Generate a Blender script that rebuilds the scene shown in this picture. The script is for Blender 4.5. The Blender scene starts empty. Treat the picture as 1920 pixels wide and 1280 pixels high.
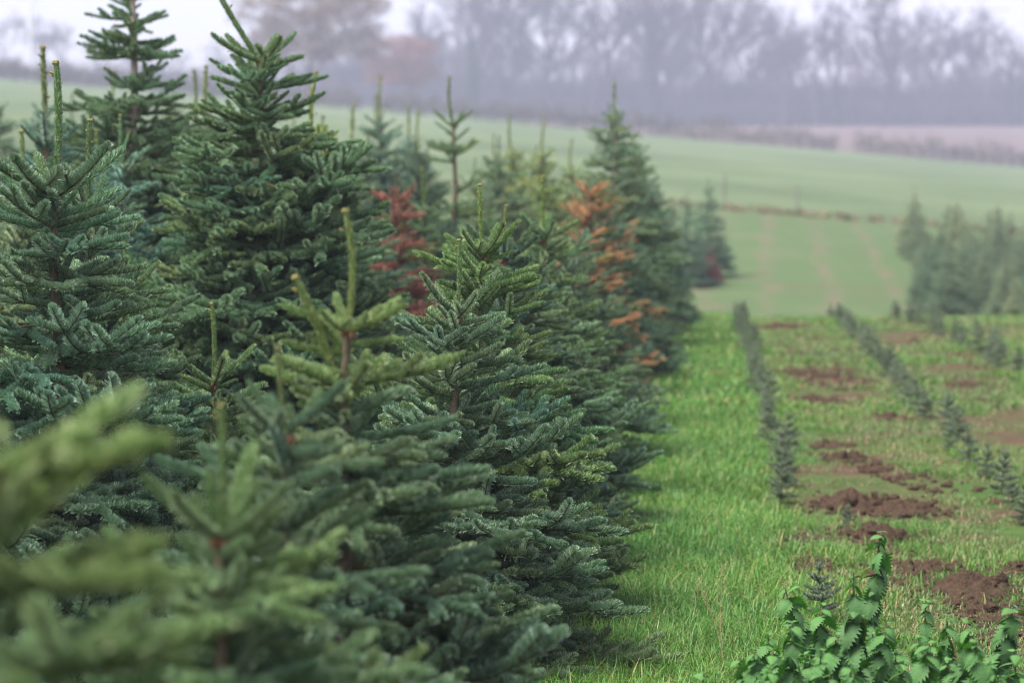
import bpy, math, random
import numpy as np
from mathutils import Vector, noise, Euler
R = math.radians
random.seed(7); rng = np.random.default_rng(11)
scene = bpy.context.scene
C = scene.collection

# ------------------------------------------------------------------ camera
cam_d = bpy.data.cameras.new('camera'); cam = bpy.data.objects.new('camera', cam_d); C.objects.link(cam)
cam.location = (0, 0, 1.7)
cam.rotation_euler = (R(90 - 4.11), 0, R(4.415))
cam_d.lens = 85; cam_d.sensor_width = 36; cam_d.clip_start = 0.05; cam_d.clip_end = 2000
cam_d.dof.use_dof = True; cam_d.dof.focus_distance = 8.1; cam_d.dof.aperture_fstop = 2.7; cam_d.dof.aperture_blades = 9
scene.camera = cam
F = 1920 * 85 / 36.0          # focal length in photo pixels
VX, VY = 1310.0, 314.0        # where the rows run to in the photo

# ------------------------------------------------------------------ sky and sun (thin bright overcast)
SUN_EL, SUN_AZ = 64, -120     # sun high, to the left of the view
world = bpy.data.worlds.new('World'); scene.world = world; world.use_nodes = True
wn = world.node_tree; wn.nodes.clear()
sky = wn.nodes.new('ShaderNodeTexSky'); sky.sky_type = 'NISHITA'; sky.sun_disc = False
sky.sun_elevation = R(SUN_EL); sky.sun_rotation = R(SUN_AZ); sky.air_density = 1.0; sky.dust_density = 1.5; sky.ozone_density = 2.0
hsv = wn.nodes.new('ShaderNodeHueSaturation'); hsv.inputs['Saturation'].default_value = 0.26
mixw = wn.nodes.new('ShaderNodeMixRGB'); mixw.blend_type = 'MULTIPLY'; mixw.inputs[0].default_value = 1; mixw.inputs[2].default_value = (0.98, 0.94, 1.09, 1)
bg = wn.nodes.new('ShaderNodeBackground'); bg.inputs['Strength'].default_value = 0.09
wo = wn.nodes.new('ShaderNodeOutputWorld')
wn.links.new(sky.outputs[0], hsv.inputs['Color']); wn.links.new(hsv.outputs[0], mixw.inputs[1]); wn.links.new(mixw.outputs[0], bg.inputs['Color']); wn.links.new(bg.outputs[0], wo.inputs['Surface'])
sun_d = bpy.data.lights.new('sun', 'SUN'); sun = bpy.data.objects.new('sun', sun_d); C.objects.link(sun)
sun_d.energy = 3.4; sun_d.angle = R(36); sun_d.color = (1, 0.95, 0.88)
sd = Vector((math.sin(R(SUN_AZ)) * math.cos(R(SUN_EL)), math.cos(R(SUN_AZ)) * math.cos(R(SUN_EL)), math.sin(R(SUN_EL))))
sun.rotation_euler = sd.to_track_quat('Z', 'Y').to_euler()
vs = scene.view_settings
vs.view_transform = 'Standard'; vs.look = 'None'; vs.exposure = 1.4; vs.gamma = 1; vs.use_curve_mapping = False
cy = scene.cycles
cy.use_denoising = True; cy.filter_width = 1.1; cy.max_bounces = 6; cy.diffuse_bounces = 3; cy.glossy_bounces = 2; cy.transmission_bounces = 3
cy.volume_bounces = 2; cy.transparent_max_bounces = 4; cy.sample_clamp_indirect = 4

# ------------------------------------------------------------------ helpers
def link(o, parent=None):
    C.objects.link(o)
    if parent is not None: o.parent = parent
    return o
def tag(o, label=None, cat=None, group=None, kind=None):
    if label: o['label'] = label
    if cat: o['category'] = cat
    if group: o['group'] = group
    if kind: o['kind'] = kind
    return o
def empty(name, loc, rot=(0, 0, 0)):
    o = bpy.data.objects.new(name, None); o.location = loc; o.rotation_euler = rot; o.empty_display_size = 0.1
    return link(o)
def obj(name, mesh, parent=None, loc=(0, 0, 0), rot=(0, 0, 0), scl=1.0, color=None):
    o = bpy.data.objects.new(name, mesh); o.location = loc; o.rotation_euler = rot
    o.scale = (scl, scl, scl) if not hasattr(scl, '__len__') else scl
    if color is not None: o.color = (*color, 1)
    return link(o, parent)

ORD = 'first second third fourth fifth sixth seventh eighth ninth tenth eleventh twelfth thirteenth fourteenth fifteenth sixteenth seventeenth eighteenth nineteenth twentieth'.split()
def nth(i): return ORD[i - 1] if i <= 20 else 'twenty-' + ORD[i - 21] if i <= 29 else 'thirtieth' if i == 30 else 'thirty-' + ORD[i - 31] if i < 40 else 'fortieth' if i == 40 else 'forty-' + ORD[i - 41]
class MB:
    """collects vertices and faces (tris/quads) with a material slot per face"""
    def __init__(s): s.v = []; s.f3 = []; s.m3 = []; s.f4 = []; s.m4 = []; s.n = 0
    def add(s, v, f, m=0):
        v = np.asarray(v, float).reshape(-1, 3); f = np.asarray(f, int) + s.n
        s.v.append(v); s.n += len(v)
        (s.f3 if f.shape[1] == 3 else s.f4).append(f); (s.m3 if f.shape[1] == 3 else s.m4).append(np.full(len(f), m))
    def addmb(s, o, M=None, T=None):
        v = np.concatenate(o.v)
        if M is not None: v = v @ np.asarray(M).T
        if T is not None: v = v + np.asarray(T)
        for f, m in zip(o.f3, o.m3): s.f3.append(f + s.n); s.m3.append(m)
        for f, m in zip(o.f4, o.m4): s.f4.append(f + s.n); s.m4.append(m)
        s.v.append(v); s.n += len(v)
    def mesh(s, name, mats, smooth=()):
        me = bpy.data.meshes.new(name)
        v = np.concatenate(s.v).astype(np.float32)
        f3 = np.concatenate(s.f3) if s.f3 else np.zeros((0, 3), int); f4 = np.concatenate(s.f4) if s.f4 else np.zeros((0, 4), int)
        mi = np.concatenate([np.concatenate(s.m3) if s.m3 else np.zeros(0, int), np.concatenate(s.m4) if s.m4 else np.zeros(0, int)])
        me.vertices.add(len(v)); me.vertices.foreach_set('co', v.ravel())
        nl = len(f3) * 3 + len(f4) * 4
        me.loops.add(nl); me.loops.foreach_set('vertex_index', np.concatenate([f3.ravel(), f4.ravel()]).astype(np.int32))
        me.polygons.add(len(f3) + len(f4))
        ls = np.concatenate([np.arange(len(f3)) * 3, len(f3) * 3 + np.arange(len(f4)) * 4]).astype(np.int32)
        me.polygons.foreach_set('loop_start', ls)
        me.polygons.foreach_set('material_index', mi.astype(np.int32))
        me.polygons.foreach_set('use_smooth', np.isin(mi, list(smooth)))
        for m in mats: me.materials.append(m)
        me.update(calc_edges=True); me.validate()
        return me
    def tube(s, pts, rad, sides=5, m=0, cap=True):
        pts = np.asarray(pts, float); n = len(pts); rad = np.broadcast_to(np.asarray(rad, float), (n,))
        d = np.gradient(pts, axis=0); d /= np.linalg.norm(d, axis=1)[:, None] + 1e-9
        ref = np.array([0, 0, 1.0]) if abs(d[:, 2]).mean() < 0.8 else np.array([1.0, 0, 0])
        a = np.cross(d, ref); a /= np.linalg.norm(a, axis=1)[:, None] + 1e-9; b = np.cross(d, a)
        th = np.arange(sides) / sides * 2 * np.pi
        v = pts[:, None] + rad[:, None, None] * (a[:, None] * np.cos(th)[None, :, None] + b[:, None] * np.sin(th)[None, :, None])
        i = np.arange(n - 1)[:, None] * sides; k = np.arange(sides)[None]; k2 = (k + 1) % sides
        f = np.stack([i + k, i + k2, i + sides + k2, i + sides + k], -1).reshape(-1, 4)
        s.add(v, f, m)
        if cap:
            base = s.n - sides
            s.v.append(pts[-1:] + d[-1:] * rad[-1] * .7); tip = s.n; s.n += 1
            s.f3.append(np.stack([np.full(sides, tip), base + (np.arange(sides) + 1) % sides, base + np.arange(sides)], -1)[:, ::-1]); s.m3.append(np.full(sides, m))
    def box(s, c, h, m=0, M=None):
        q = np.array([[x, y, z] for z in (-1, 1) for y in (-1, 1) for x in (-1, 1)], float) * np.asarray(h)
        if M is not None: q = q @ np.asarray(M).T
        s.add(q + np.asarray(c), [[0, 2, 3, 1], [4, 5, 7, 6], [0, 1, 5, 4], [2, 6, 7, 3], [0, 4, 6, 2], [1, 3, 7, 5]], m)

def rotm(rx, ry, rz): return np.array(Euler((rx, ry, rz)).to_matrix())
def unit(v): v = np.asarray(v, float); return v / (np.linalg.norm(v) + 1e-9)

# ------------------------------------------------------------------ materials
def nt(name):
    m = bpy.data.materials.new(name); m.use_nodes = True; t = m.node_tree; t.nodes.clear()
    out = t.nodes.new('ShaderNodeOutputMaterial')
    return m, t, out
def N(t, typ, **kw):
    n = t.nodes.new(typ)
    for k, v in kw.items(): setattr(n, k, v)
    return n
def setin(n, **kw):
    for k, v in kw.items(): n.inputs[k.replace('_', ' ')].default_value = v
    return n
def ramp(t, stops, fac=None):
    n = t.nodes.new('ShaderNodeValToRGB'); e = n.color_ramp.elements
    while len(e) < len(stops): e.new(0.5)
    for x, (p, c) in zip(e, stops): x.position = p; x.color = (*c, 1) if len(c) == 3 else c
    if fac is not None: t.links.new(fac, n.inputs[0])
    return n
def mixc(t, a, b, fac, blend='MIX'):
    n = t.nodes.new('ShaderNodeMixRGB'); n.blend_type = blend
    for s, x in ((0, fac), (1, a), (2, b)):
        if hasattr(x, 'is_linked'): t.links.new(x, n.inputs[s])
        else: n.inputs[s].default_value = x if s == 0 else ((*x, 1) if len(x) == 3 else x)
    return n.outputs[0]
def noise_tex(t, scale, detail=3, rough=.55, vec=None, dist=0):
    n = t.nodes.new('ShaderNodeTexNoise'); n.inputs['Scale'].default_value = scale; n.inputs['Detail'].default_value = detail; n.inputs['Roughness'].default_value = rough; n.inputs['Distortion'].default_value = dist
    if vec is None:
        g = t.nodes.new('ShaderNodeNewGeometry'); vec = g.outputs['Position']
    t.links.new(vec, n.inputs['Vector']); return n.outputs['Fac']
def leaf_shader(t, out, col, rough=.5, trans=.25, spec=.35, bump=None):
    p = N(t, 'ShaderNodeBsdfPrincipled'); t.links.new(col, p.inputs['Base Color']); p.inputs['Roughness'].default_value = rough; p.inputs['Specular IOR Level'].default_value = spec
    if bump is not None: t.links.new(bump, p.inputs['Normal'])
    tr = N(t, 'ShaderNodeBsdfTranslucent'); t.links.new(col, tr.inputs['Color'])
    mx = N(t, 'ShaderNodeMixShader'); mx.inputs[0].default_value = trans
    t.links.new(p.outputs[0], mx.inputs[1]); t.links.new(tr.outputs[0], mx.inputs[2]); t.links.new(mx.outputs[0], out.inputs['Surface'])

def needle_mat():
    m, t, out = nt('fir_needles')
    g = N(t, 'ShaderNodeNewGeometry'); oi = N(t, 'ShaderNodeObjectInfo')
    base = ramp(t, [(0, (.072, .145, .064)), (.5, (.155, .268, .122)), (.8, (.265, .38, .205)), (1, (.46, .56, .41))], g.outputs['Random Per Island']).outputs[0]
    # waxy pale underside of each needle
    under = mixc(t, base, (.26, .35, .27), .45)
    col = mixc(t, base, under, g.outputs['Backfacing'])
    n = noise_tex(t, 4.0, 2)
    col = mixc(t, col, mixc(t, (.70, .82, .85), (1.2, 1.12, .95), n), .75, 'MULTIPLY')
    col = mixc(t, col, oi.outputs['Color'], 1, 'MULTIPLY')
    leaf_shader(t, out, col, .42, .12, .5)
    return m
def simple(name, c1, c2, scale=20, rough=.85, bump=.3, spec=.2, objcol=False):
    m, t, out = nt(name)
    n = noise_tex(t, scale, 5, .65)
    col = ramp(t, [(.3, c1), (.7, c2)], n).outputs[0]
    if objcol:
        oi = N(t, 'ShaderNodeObjectInfo'); col = mixc(t, col, oi.outputs['Color'], 1, 'MULTIPLY')
    p = N(t, 'ShaderNodeBsdfPrincipled'); t.links.new(col, p.inputs['Base Color']); p.inputs['Roughness'].default_value = rough; p.inputs['Specular IOR Level'].default_value = spec
    if bump:
        b = N(t, 'ShaderNodeBump'); b.inputs['Strength'].default_value = bump; b.inputs['Distance'].default_value = .02
        t.links.new(noise_tex(t, scale * 3, 4), b.inputs['Height']); t.links.new(b.outputs[0], p.inputs['Normal'])
    t.links.new(p.outputs[0], out.inputs['Surface'])
    return m
M_NEEDLE = needle_mat()
M_BARK = simple('fir_bark', (.07, .062, .038), (.16, .13, .08), 40)
M_PALEBARK = simple('pale_fir_bark', (.30, .23, .18), (.52, .42, .34), 40)
M_TWIG = simple('twig_bark', (.055, .06, .022), (.12, .10, .04), 30)
M_BUD = simple('resin_buds', (.17, .085, .045), (.30, .15, .085), 60)
M_YBUD = simple('leader_buds', (.17, .18, .05), (.27, .22, .08), 80)
M_SHOOT = simple('leader_stem', (.075, .095, .04), (.13, .14, .06), 60, .6, objcol=True)

# ------------------------------------------------------------------ terrain
_Y = [-40, 24, 28, 34, 42, 46, 52, 70, 260, 420, 540]
_B = [0, 0.0, -.02, -.45, -1.06, -1.02, -.62, .56, 4.68, 8.83, 9.2]
_S = [0, 0, 0, 0, 0, 0, -.02, -.08, -.087, 0, 0]
_W = [0, 0, 0, 0, 0, 0, 0, 0, 0, -.078, -.078]     # extra rise at far left
def ground_z(X, Y):
    X = np.asarray(X, float); Y = np.asarray(Y, float); z = 0
    for o in (-2, -1, 0, 1, 2):
        z = z + (np.interp(Y + o, _Y, _B) + np.interp(Y + o, _Y, _S) * X + np.interp(Y + o, _Y, _W) * np.minimum(X + 14.6, 0)) / 5
    return z + .012 * np.sin(X * 2.1 + Y * .7) * np.sin(Y * 1.3 + X * .4) + .05 * np.sin(X * .13 + 1) * np.clip((Y - 60) / 60, 0, 1) * np.sin(Y * .07)
def gz(x, y): return float(ground_z(x, y))
def at(px, d):   return (px - VX) / F * d                     # photo column -> X at distance d
def ground_at(px, py):                                        # photo pixel on the near flat field -> X, Y
    d = F * 1.7 / (py - VY); return at(px, d), d

def ground_material():
    m, t, out = nt('ground_soil_and_grass')
    g = N(t, 'ShaderNodeNewGeometry'); sx = N(t, 'ShaderNodeSeparateXYZ'); t.links.new(g.outputs['Position'], sx.inputs[0])
    def math_(op, a, b, clamp=False):
        n = N(t, 'ShaderNodeMath', operation=op, use_clamp=clamp)
        for i, x in enumerate((a, b)):
            if hasattr(x, 'is_linked'): t.links.new(x, n.inputs[i])
            else: n.inputs[i].default_value = x
        return n.outputs[0]
    def step(v, e, w): return math_('DIVIDE', math_('SUBTRACT', v, e), w, True)
    X, Y = sx.outputs[0], sx.outputs[1]
    n1 = noise_tex(t, .9, 4, .6); n2 = noise_tex(t, 9, 4, .6); n3 = noise_tex(t, .06, 3); n4 = noise_tex(t, .35, 4, .65)
    soil = ramp(t, [(.3, (.055, .033, .021)), (.7, (.12, .075, .048))], n2).outputs[0]
    dug = math_('MULTIPLY', step(math_('SUBTRACT', .62, math_('ABSOLUTE', math_('SUBTRACT', math_('FRACT', math_('DIVIDE', math_('SUBTRACT', X, .46), 1.16), 0), .5), 0)), .28, .14), step(X, .35, .2))
    near = mixc(t, soil, ramp(t, [(.3, (.035, .075, .018)), (.7, (.075, .13, .03))], n2).outputs[0], math_('SUBTRACT', ramp(t, [(.38, (0, 0, 0)), (.55, (1, 1, 1))], n1).outputs[0], math_('MULTIPLY', dug, .35), True))
    # slope beyond the crest: thin grass with bare planting lines running up it
    wob = math_('MULTIPLY', math_('SUBTRACT', n4, .5), 1.3)
    sk = math_('ADD', math_('SUBTRACT', X, math_('MULTIPLY', math_('SUBTRACT', Y, 45), .03)), wob)
    line = math_('ABSOLUTE', math_('SUBTRACT', math_('FRACT', math_('DIVIDE', sk, 1.25), 0), .5), 0)
    linem = math_('MULTIPLY', step(line, .30, .12), ramp(t, [(.40, (0, 0, 0)), (.62, (1, 1, 1))], n1).outputs[0])
    slope = ramp(t, [(.28, (.092, .104, .052)), (.5, (.072, .118, .046)), (.72, (.11, .125, .064))], n4).outputs[0]
    slope = mixc(t, slope, (.128, .112, .07), math_('MULTIPLY', linem, .8))
    field = ramp(t, [(.3, (.080, .118, .055)), (.5, (.092, .130, .062)), (.7, (.112, .138, .076))], n4).outputs[0]
    drill = math_('MULTIPLY', math_('SINE', math_('MULTIPLY', math_('ADD', X, math_('MULTIPLY', Y, .22)), 1.6), 0), .06)
    field = mixc(t, field, mixc(t, (.68, .74, .7), (1.3, 1.25, 1.25), math_('ADD', ramp(t, [(.3, (0, 0, 0)), (.7, (1, 1, 1))], n3).outputs[0], drill)), 1, 'MULTIPLY')
    plough = ramp(t, [(.3, (.095, .070, .065)), (.7, (.125, .092, .085))], n4).outputs[0]
    col = mixc(t, near, slope, step(Y, 29, 4))
    col = mixc(t, col, field, step(math_('ADD', Y, math_('MULTIPLY', n1, 1.5)), 70.5, .8))
    pl = math_('MULTIPLY', step(Y, 262, 1), step(X, -24, 5))
    col = mixc(t, col, plough, pl)
    p = N(t, 'ShaderNodeBsdfPrincipled'); t.links.new(col, p.inputs['Base Color']); p.inputs['Roughness'].default_value = .95; p.inputs['Specular IOR Level'].default_value = .1
    b = N(t, 'ShaderNodeBump'); b.inputs['Strength'].default_value = .8; b.inputs['Distance'].default_value = .04; t.links.new(noise_tex(t, 14, 6, .7), b.inputs['Height']); t.links.new(b.outputs[0], p.inputs['Normal'])
    t.links.new(p.outputs[0], out.inputs['Surface'])
    return m
def build_ground():
    xs = np.concatenate([np.linspace(-260, -14, 40)[:-1], np.linspace(-14, 14, 141), np.linspace(14, 260, 40)[1:]])
    ys = np.concatenate([np.linspace(-30, 4, 12)[:-1], np.linspace(4, 32, 141)[:-1], np.linspace(32, 80, 97)[:-1], np.linspace(80, 520, 90)])
    X, Y = np.meshgrid(xs, ys); v = np.stack([X, Y, ground_z(X, Y)], -1).reshape(-1, 3)
    nx, ny = len(xs), len(ys); i = np.arange(ny - 1)[:, None] * nx + np.arange(nx - 1)[None]
    mb = MB(); mb.add(v, np.stack([i, i + 1, i + nx + 1, i + nx], -1).reshape(-1, 4))
    o = obj('ground', mb.mesh('ground', [ground_material()], (0,))); tag(o, kind='structure')
build_ground()

# ------------------------------------------------------------------ fir shoots, branches and leaders
def shoot(mb, p0, p1, sag, per_cm, nl, nw, up=(0, 0, 1), twig=.0028, bare=0.0, app=1.0, allround=False, fullness=1.0):
    """one needled shoot from p0 to p1; returns nothing. app scales the needle angle (leaders are appressed)"""
    p0 = np.asarray(p0, float); p1 = np.asarray(p1, float); L = np.linalg.norm(p1 - p0); ax = unit(p1 - p0); up = unit(up)
    up = unit(up - ax * np.dot(up, ax)); side = np.cross(ax, up)
    def pos(t): return p0 + (p1 - p0) * t[:, None] + up * (-sag * 4 * t * (1 - t))[:, None]
    tt = np.linspace(0, 1, 4); mb.tube(pos(tt), [twig * 1.25, twig * 1.1, twig, twig * .7], 4, 1)
    n = max(6, int(L * 100 * per_cm)); t = rng.random(n) * (1 - bare) + bare
    t[: n // 10] = .93 + .07 * rng.random(n // 10)
    if allround: ph = rng.random(n) * 2 * np.pi
    else: ph = np.clip(rng.normal(0, 1.05, n), -2.6, 2.6)            # 0 is straight up
    rad = np.cos(ph)[:, None] * up + np.sin(ph)[:, None] * side
    ang = (R(54) - R(30) * np.clip((t - .8) / .2, 0, 1) + rng.normal(0, R(9), n)) * app
    d = np.cos(ang)[:, None] * ax + np.sin(ang)[:, None] * rad
    if not allround: d = d + up * (.36 + .2 * rng.random(n))[:, None]
    d /= np.linalg.norm(d, axis=1)[:, None]
    ln = nl * (.75 + .4 * rng.random(n)) * (1 - .3 * np.clip((t - .85) / .15, 0, 1)) * (.75 + .25 * np.clip(t / .12, 0, 1)) * fullness
    tw = np.cross(ax, rad); tw = tw + ax * rng.normal(0, .9, n)[:, None] + rng.normal(0, .25, (n, 3)); tw -= d * np.sum(tw * d, 1)[:, None]; tw /= np.linalg.norm(tw, axis=1)[:, None] + 1e-9
    b = pos(t) + rad * twig * .7
    w = nw * (.8 + .4 * rng.random(n))
    e = b + d * ln[:, None]
    v = np.stack([b - tw * w[:, None] * .35, b + tw * w[:, None] * .35, e + tw * w[:, None] * .5, e - tw * w[:, None] * .5], 1)
    mb.add(v.reshape(-1, 3), np.arange(n * 4).reshape(-1, 4), 0)

LODS = {0: dict(per_cm=46, nl=.0255, nw=.0023), 1: dict(per_cm=17, nl=.0265, nw=.0042), 2: dict(per_cm=4.5, nl=.031, nw=.0085)}
def spray(mb, p, d, age, seg, lod, order=0, inner=False):
    """flat fan of shoots: the axis gets one segment a year and a pair of side shoots at each year's node"""
    p = np.asarray(p, float); d = unit(d); P = LODS[lod]
    for k in range(age):
        last = (k == age - 1)
        L = seg * (1.0 + .25 * rng.random()) * (1.12 if last else 1)
        rise = (.10 + .16 * rng.random()) if last else (-.02 + rng.normal(0, .07))
        dd = unit(d + np.array([0, 0, rise]) + rng.normal(0, .09, 3)); q = p + dd * L
        old = (age - 1 - k) >= 3 or (inner and k == 0)
        shoot(mb, p, q, rng.normal(.004, .004), P['per_cm'] * (.5 if old else 1), P['nl'], P['nw'], twig=.0024 + .0011 * (age - 1 - k) , bare=.25 if old and k == 0 else 0)
        if age - 1 - k > 0 or (last and False):
            for s in (-1, 1):
                if rng.random() < (.06 if order == 0 else .22): continue
                a = R(48 + rng.normal(0, 9)) * s
                ld = np.array([dd[0] * math.cos(a) - dd[1] * math.sin(a), dd[0] * math.sin(a) + dd[1] * math.cos(a), dd[2] + .08 + rng.normal(0, .16)])
                sub = min(age - 1 - k, 3 if order == 0 else 2 if order == 1 else 1)
                spray(mb, q - dd * .004, ld, sub, seg * (.86 if order == 0 else .80), lod, order + 1)
            for _ in range(rng.integers(0, 3) if order == 0 else int(rng.random() < .35)):                                # shoots between the nodes
                s = rng.choice([-1, 1]); a = R(55 + rng.normal(0, 10)) * s; u = .35 + .4 * rng.random()
                ld = np.array([dd[0] * math.cos(a) - dd[1] * math.sin(a), dd[0] * math.sin(a) + dd[1] * math.cos(a), dd[2] + .28 + rng.normal(0, .22)])
                b = p + (q - p) * u
                shoot(mb, b, b + unit(ld) * seg * (.6 + .3 * rng.random()), .003, P['per_cm'], P['nl'], P['nw'])
        p, d = q, unit(dd + rng.normal(0, .04, 3))
    return p
NVAR = {0: 6, 1: 5, 2: 4}
BR_MB, BR = {}, {}                         # (lod, cls) -> list of MB / (mesh, reach)
def make_branches():
    for lod in LODS:
        P = LODS[lod]
        for cls in range(5):
            L = []
            for i in range(NVAR[lod]):
                mb = MB()
                if cls == 0:               # one long unbranched shoot of the top whorl
                    q = np.array([.26, rng.normal(0, .015), rng.normal(.012, .012)]); shoot(mb, (0, 0, 0), q, rng.normal(.008, .006), P['per_cm'] * 1.1, P['nl'] * 1.05, P['nw'], twig=.004); reach = .27
                    if i % 2:
                        for s in (-1, 1):
                            b = q * (.2 + .1 * rng.random()); shoot(mb, b, b + np.array([.07, s * .06, .02]), .002, P['per_cm'], P['nl'], P['nw'])
                else:
                    seg = [0, .17, .150, .142, .136][cls]
                    q = spray(mb, (0, 0, 0), (1, 0, .0), cls, seg, lod, inner=cls >= 3); reach = float(np.linalg.norm(q))
                    if cls >= 3:           # the woody limb seen from below
                        mb.tube([(0, 0, 0), tuple(q * .25), tuple(q * .5)], [.008, .0065, .004], 5, 1)
                L.append((mb, reach))
            BR_MB[lod, cls] = L
            BR[lod, cls] = [(mb.mesh('branch', [M_NEEDLE, M_TWIG]), r) for mb, r in L]
make_branches()
LD_MB = {}; LD = {}
def make_leaders():
    for lod in LODS:
        P = LODS[lod]; L = []
        for i in range(3):
            mb = MB(); bend = rng.normal(0, .012, 2)
            shoot(mb, (0, 0, 0), (0, 0, .36), bend[0], P['per_cm'] * 1.25, P['nl'] * .75, P['nw'] * 1.05, up=(1, 0, 0), twig=.0058, app=.40, allround=True)
            for k in range(5):                                   # fat buds at the tip
                a = k * 2 * math.pi / 5 + i; rr = .007 if k else 0
                c = np.array([math.cos(a) * rr, math.sin(a) * rr, .36])
                mb.tube([c, c + (0, 0, .006), c + (0, 0, .012)], [.004, .006, .003], 5, 2)
            for k in range(6):                                   # side buds on the stem
                z = .08 + .26 * rng.random(); a = rng.random() * 6.28; u = np.array([math.cos(a), math.sin(a), .5])
                b = np.array([0, 0, z]) + u * .007; mb.tube([b, b + u * .007, b + u * .012], [.003, .0042, .002], 4, 2)
            L.append(mb)
        LD_MB[lod] = L; LD[lod] = [mb.mesh('leader', [M_NEEDLE, M_SHOOT, M_YBUD]) for mb in L]
make_leaders()

def tree_plan(H, Rm, lead, k, seed, dens=1.0, low=.10, gap=None, spacing=.15, top_up=34, slim=1.0, a0=.19):
    """list of (z, azimuth, elevation, roll, wanted length, age) for every branch of a fir"""
    r = random.Random(seed); zt = H - lead; out = []
    def env(s): return min(Rm, a0 + k * s)
    bias = [(.9 + .25 * r.random()) for _ in range(8)]
    # top whorl
    n = r.choice([4, 5, 5]); az0 = r.random() * 6.28
    for i in range(n):
        out.append((zt - .012 * r.random(), az0 + i * 6.283 / n + r.gauss(0, .15), R(top_up + r.gauss(0, 6)), r.gauss(0, .1), a0 * (.85 + .35 * r.random()), 0))
    for i in range(int(16 * dens)):
        ss = .02 + .42 * r.random()
        if gap and gap[0] < zt - ss < gap[1]: continue
        out.append((zt - ss, r.random() * 6.283, R(30 + r.gauss(0, 12)), r.gauss(0, .2), .10 + .09 * r.random(), 1))
    s = spacing * (.9 + .3 * r.random()) * .8; s0 = 0
    while zt - s > low:
        # shoots between the whorls
        nb = int((7 if s < .35 else 11) * dens)
        for i in range(nb):
            ss = s0 + (s - s0) * (.2 + .65 * r.random())
            if gap and gap[0] < zt - ss < gap[1]: continue
            ln = env(ss) * (.45 + .4 * r.random()) * slim
            out.append((zt - ss, r.random() * 6.283, R(9 - 14 * min(ss, 1) + r.gauss(0, 10)), r.gauss(0, .2), ln, None))
        if not (gap and gap[0] < zt - s < gap[1]):
            n = r.choice([5, 6, 6, 7]); az0 = r.random() * 6.28
            for i in range(n):
                el = R(max(-8, 14 - 26 * s) + r.gauss(0, 6))
                az = (az0 + i * 6.283 / n + r.gauss(0, .16)) % 6.283
                out.append((zt - s + r.gauss(0, .02), az, el, r.gauss(0, .12), env(s) * bias[int(az / .7855) % 8] * (.78 + .36 * r.random()) * slim, None))
        s0 = s; s += spacing * (.85 + .35 * r.random())
    return out
def pick(lod, ln, cls, r):
    if cls is None: cls = 1 if ln < .23 else 2 if ln < .38 else 3 if ln < .52 else 4
    me = r.choice(range(NVAR[lod])); reach = BR_MB[lod, cls][me][1]
    sc = max(.5 if cls == 0 else .55 if cls == 1 else .74, min(1.25, ln / reach)); return cls, me, sc
def trunk_mb(H, lead, r, base=.030, pale=False, stub=True, whorls=()):
    mb = MB(); zt = H - lead; wig = [(r.gauss(0, .008), r.gauss(0, .008)) for _ in range(9)]; wig[0] = wig[-1] = (0, 0)
    zs = np.linspace(-.03, zt, 9); mb.tube([(wx, wy, z) for (wx, wy), z in zip(wig, zs)], base * (1 - .72 * (zs / zt).clip(0, 1)) , 8, 0)
    for k in range(7):                                            # rust coloured bud scales at the top node
        a = k * .9; c = np.array([math.cos(a), math.sin(a), 0]) * .010; c[2] = zt - .02 + .006 * (k % 3)
        mb.tube([c, c + (c[0] * .3, c[1] * .3, .008), c + (c[0] * .4, c[1] * .4, .015)], [.0055, .0075, .003], 5, 1)
    return mb
GREEN = (1, 1, 1); BLUE = (.95, 1.05, 1.30); YEL = (1.75, 1.38, .72); RED = (2.1, .70, .85); ORANGE = (3.0, 1.28, 1.15); PALE = (1.5, 1.35, 1.25); DARK = (.75, .8, .85)
def mul(a, b): return tuple(x * y for x, y in zip(a, b))
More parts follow.
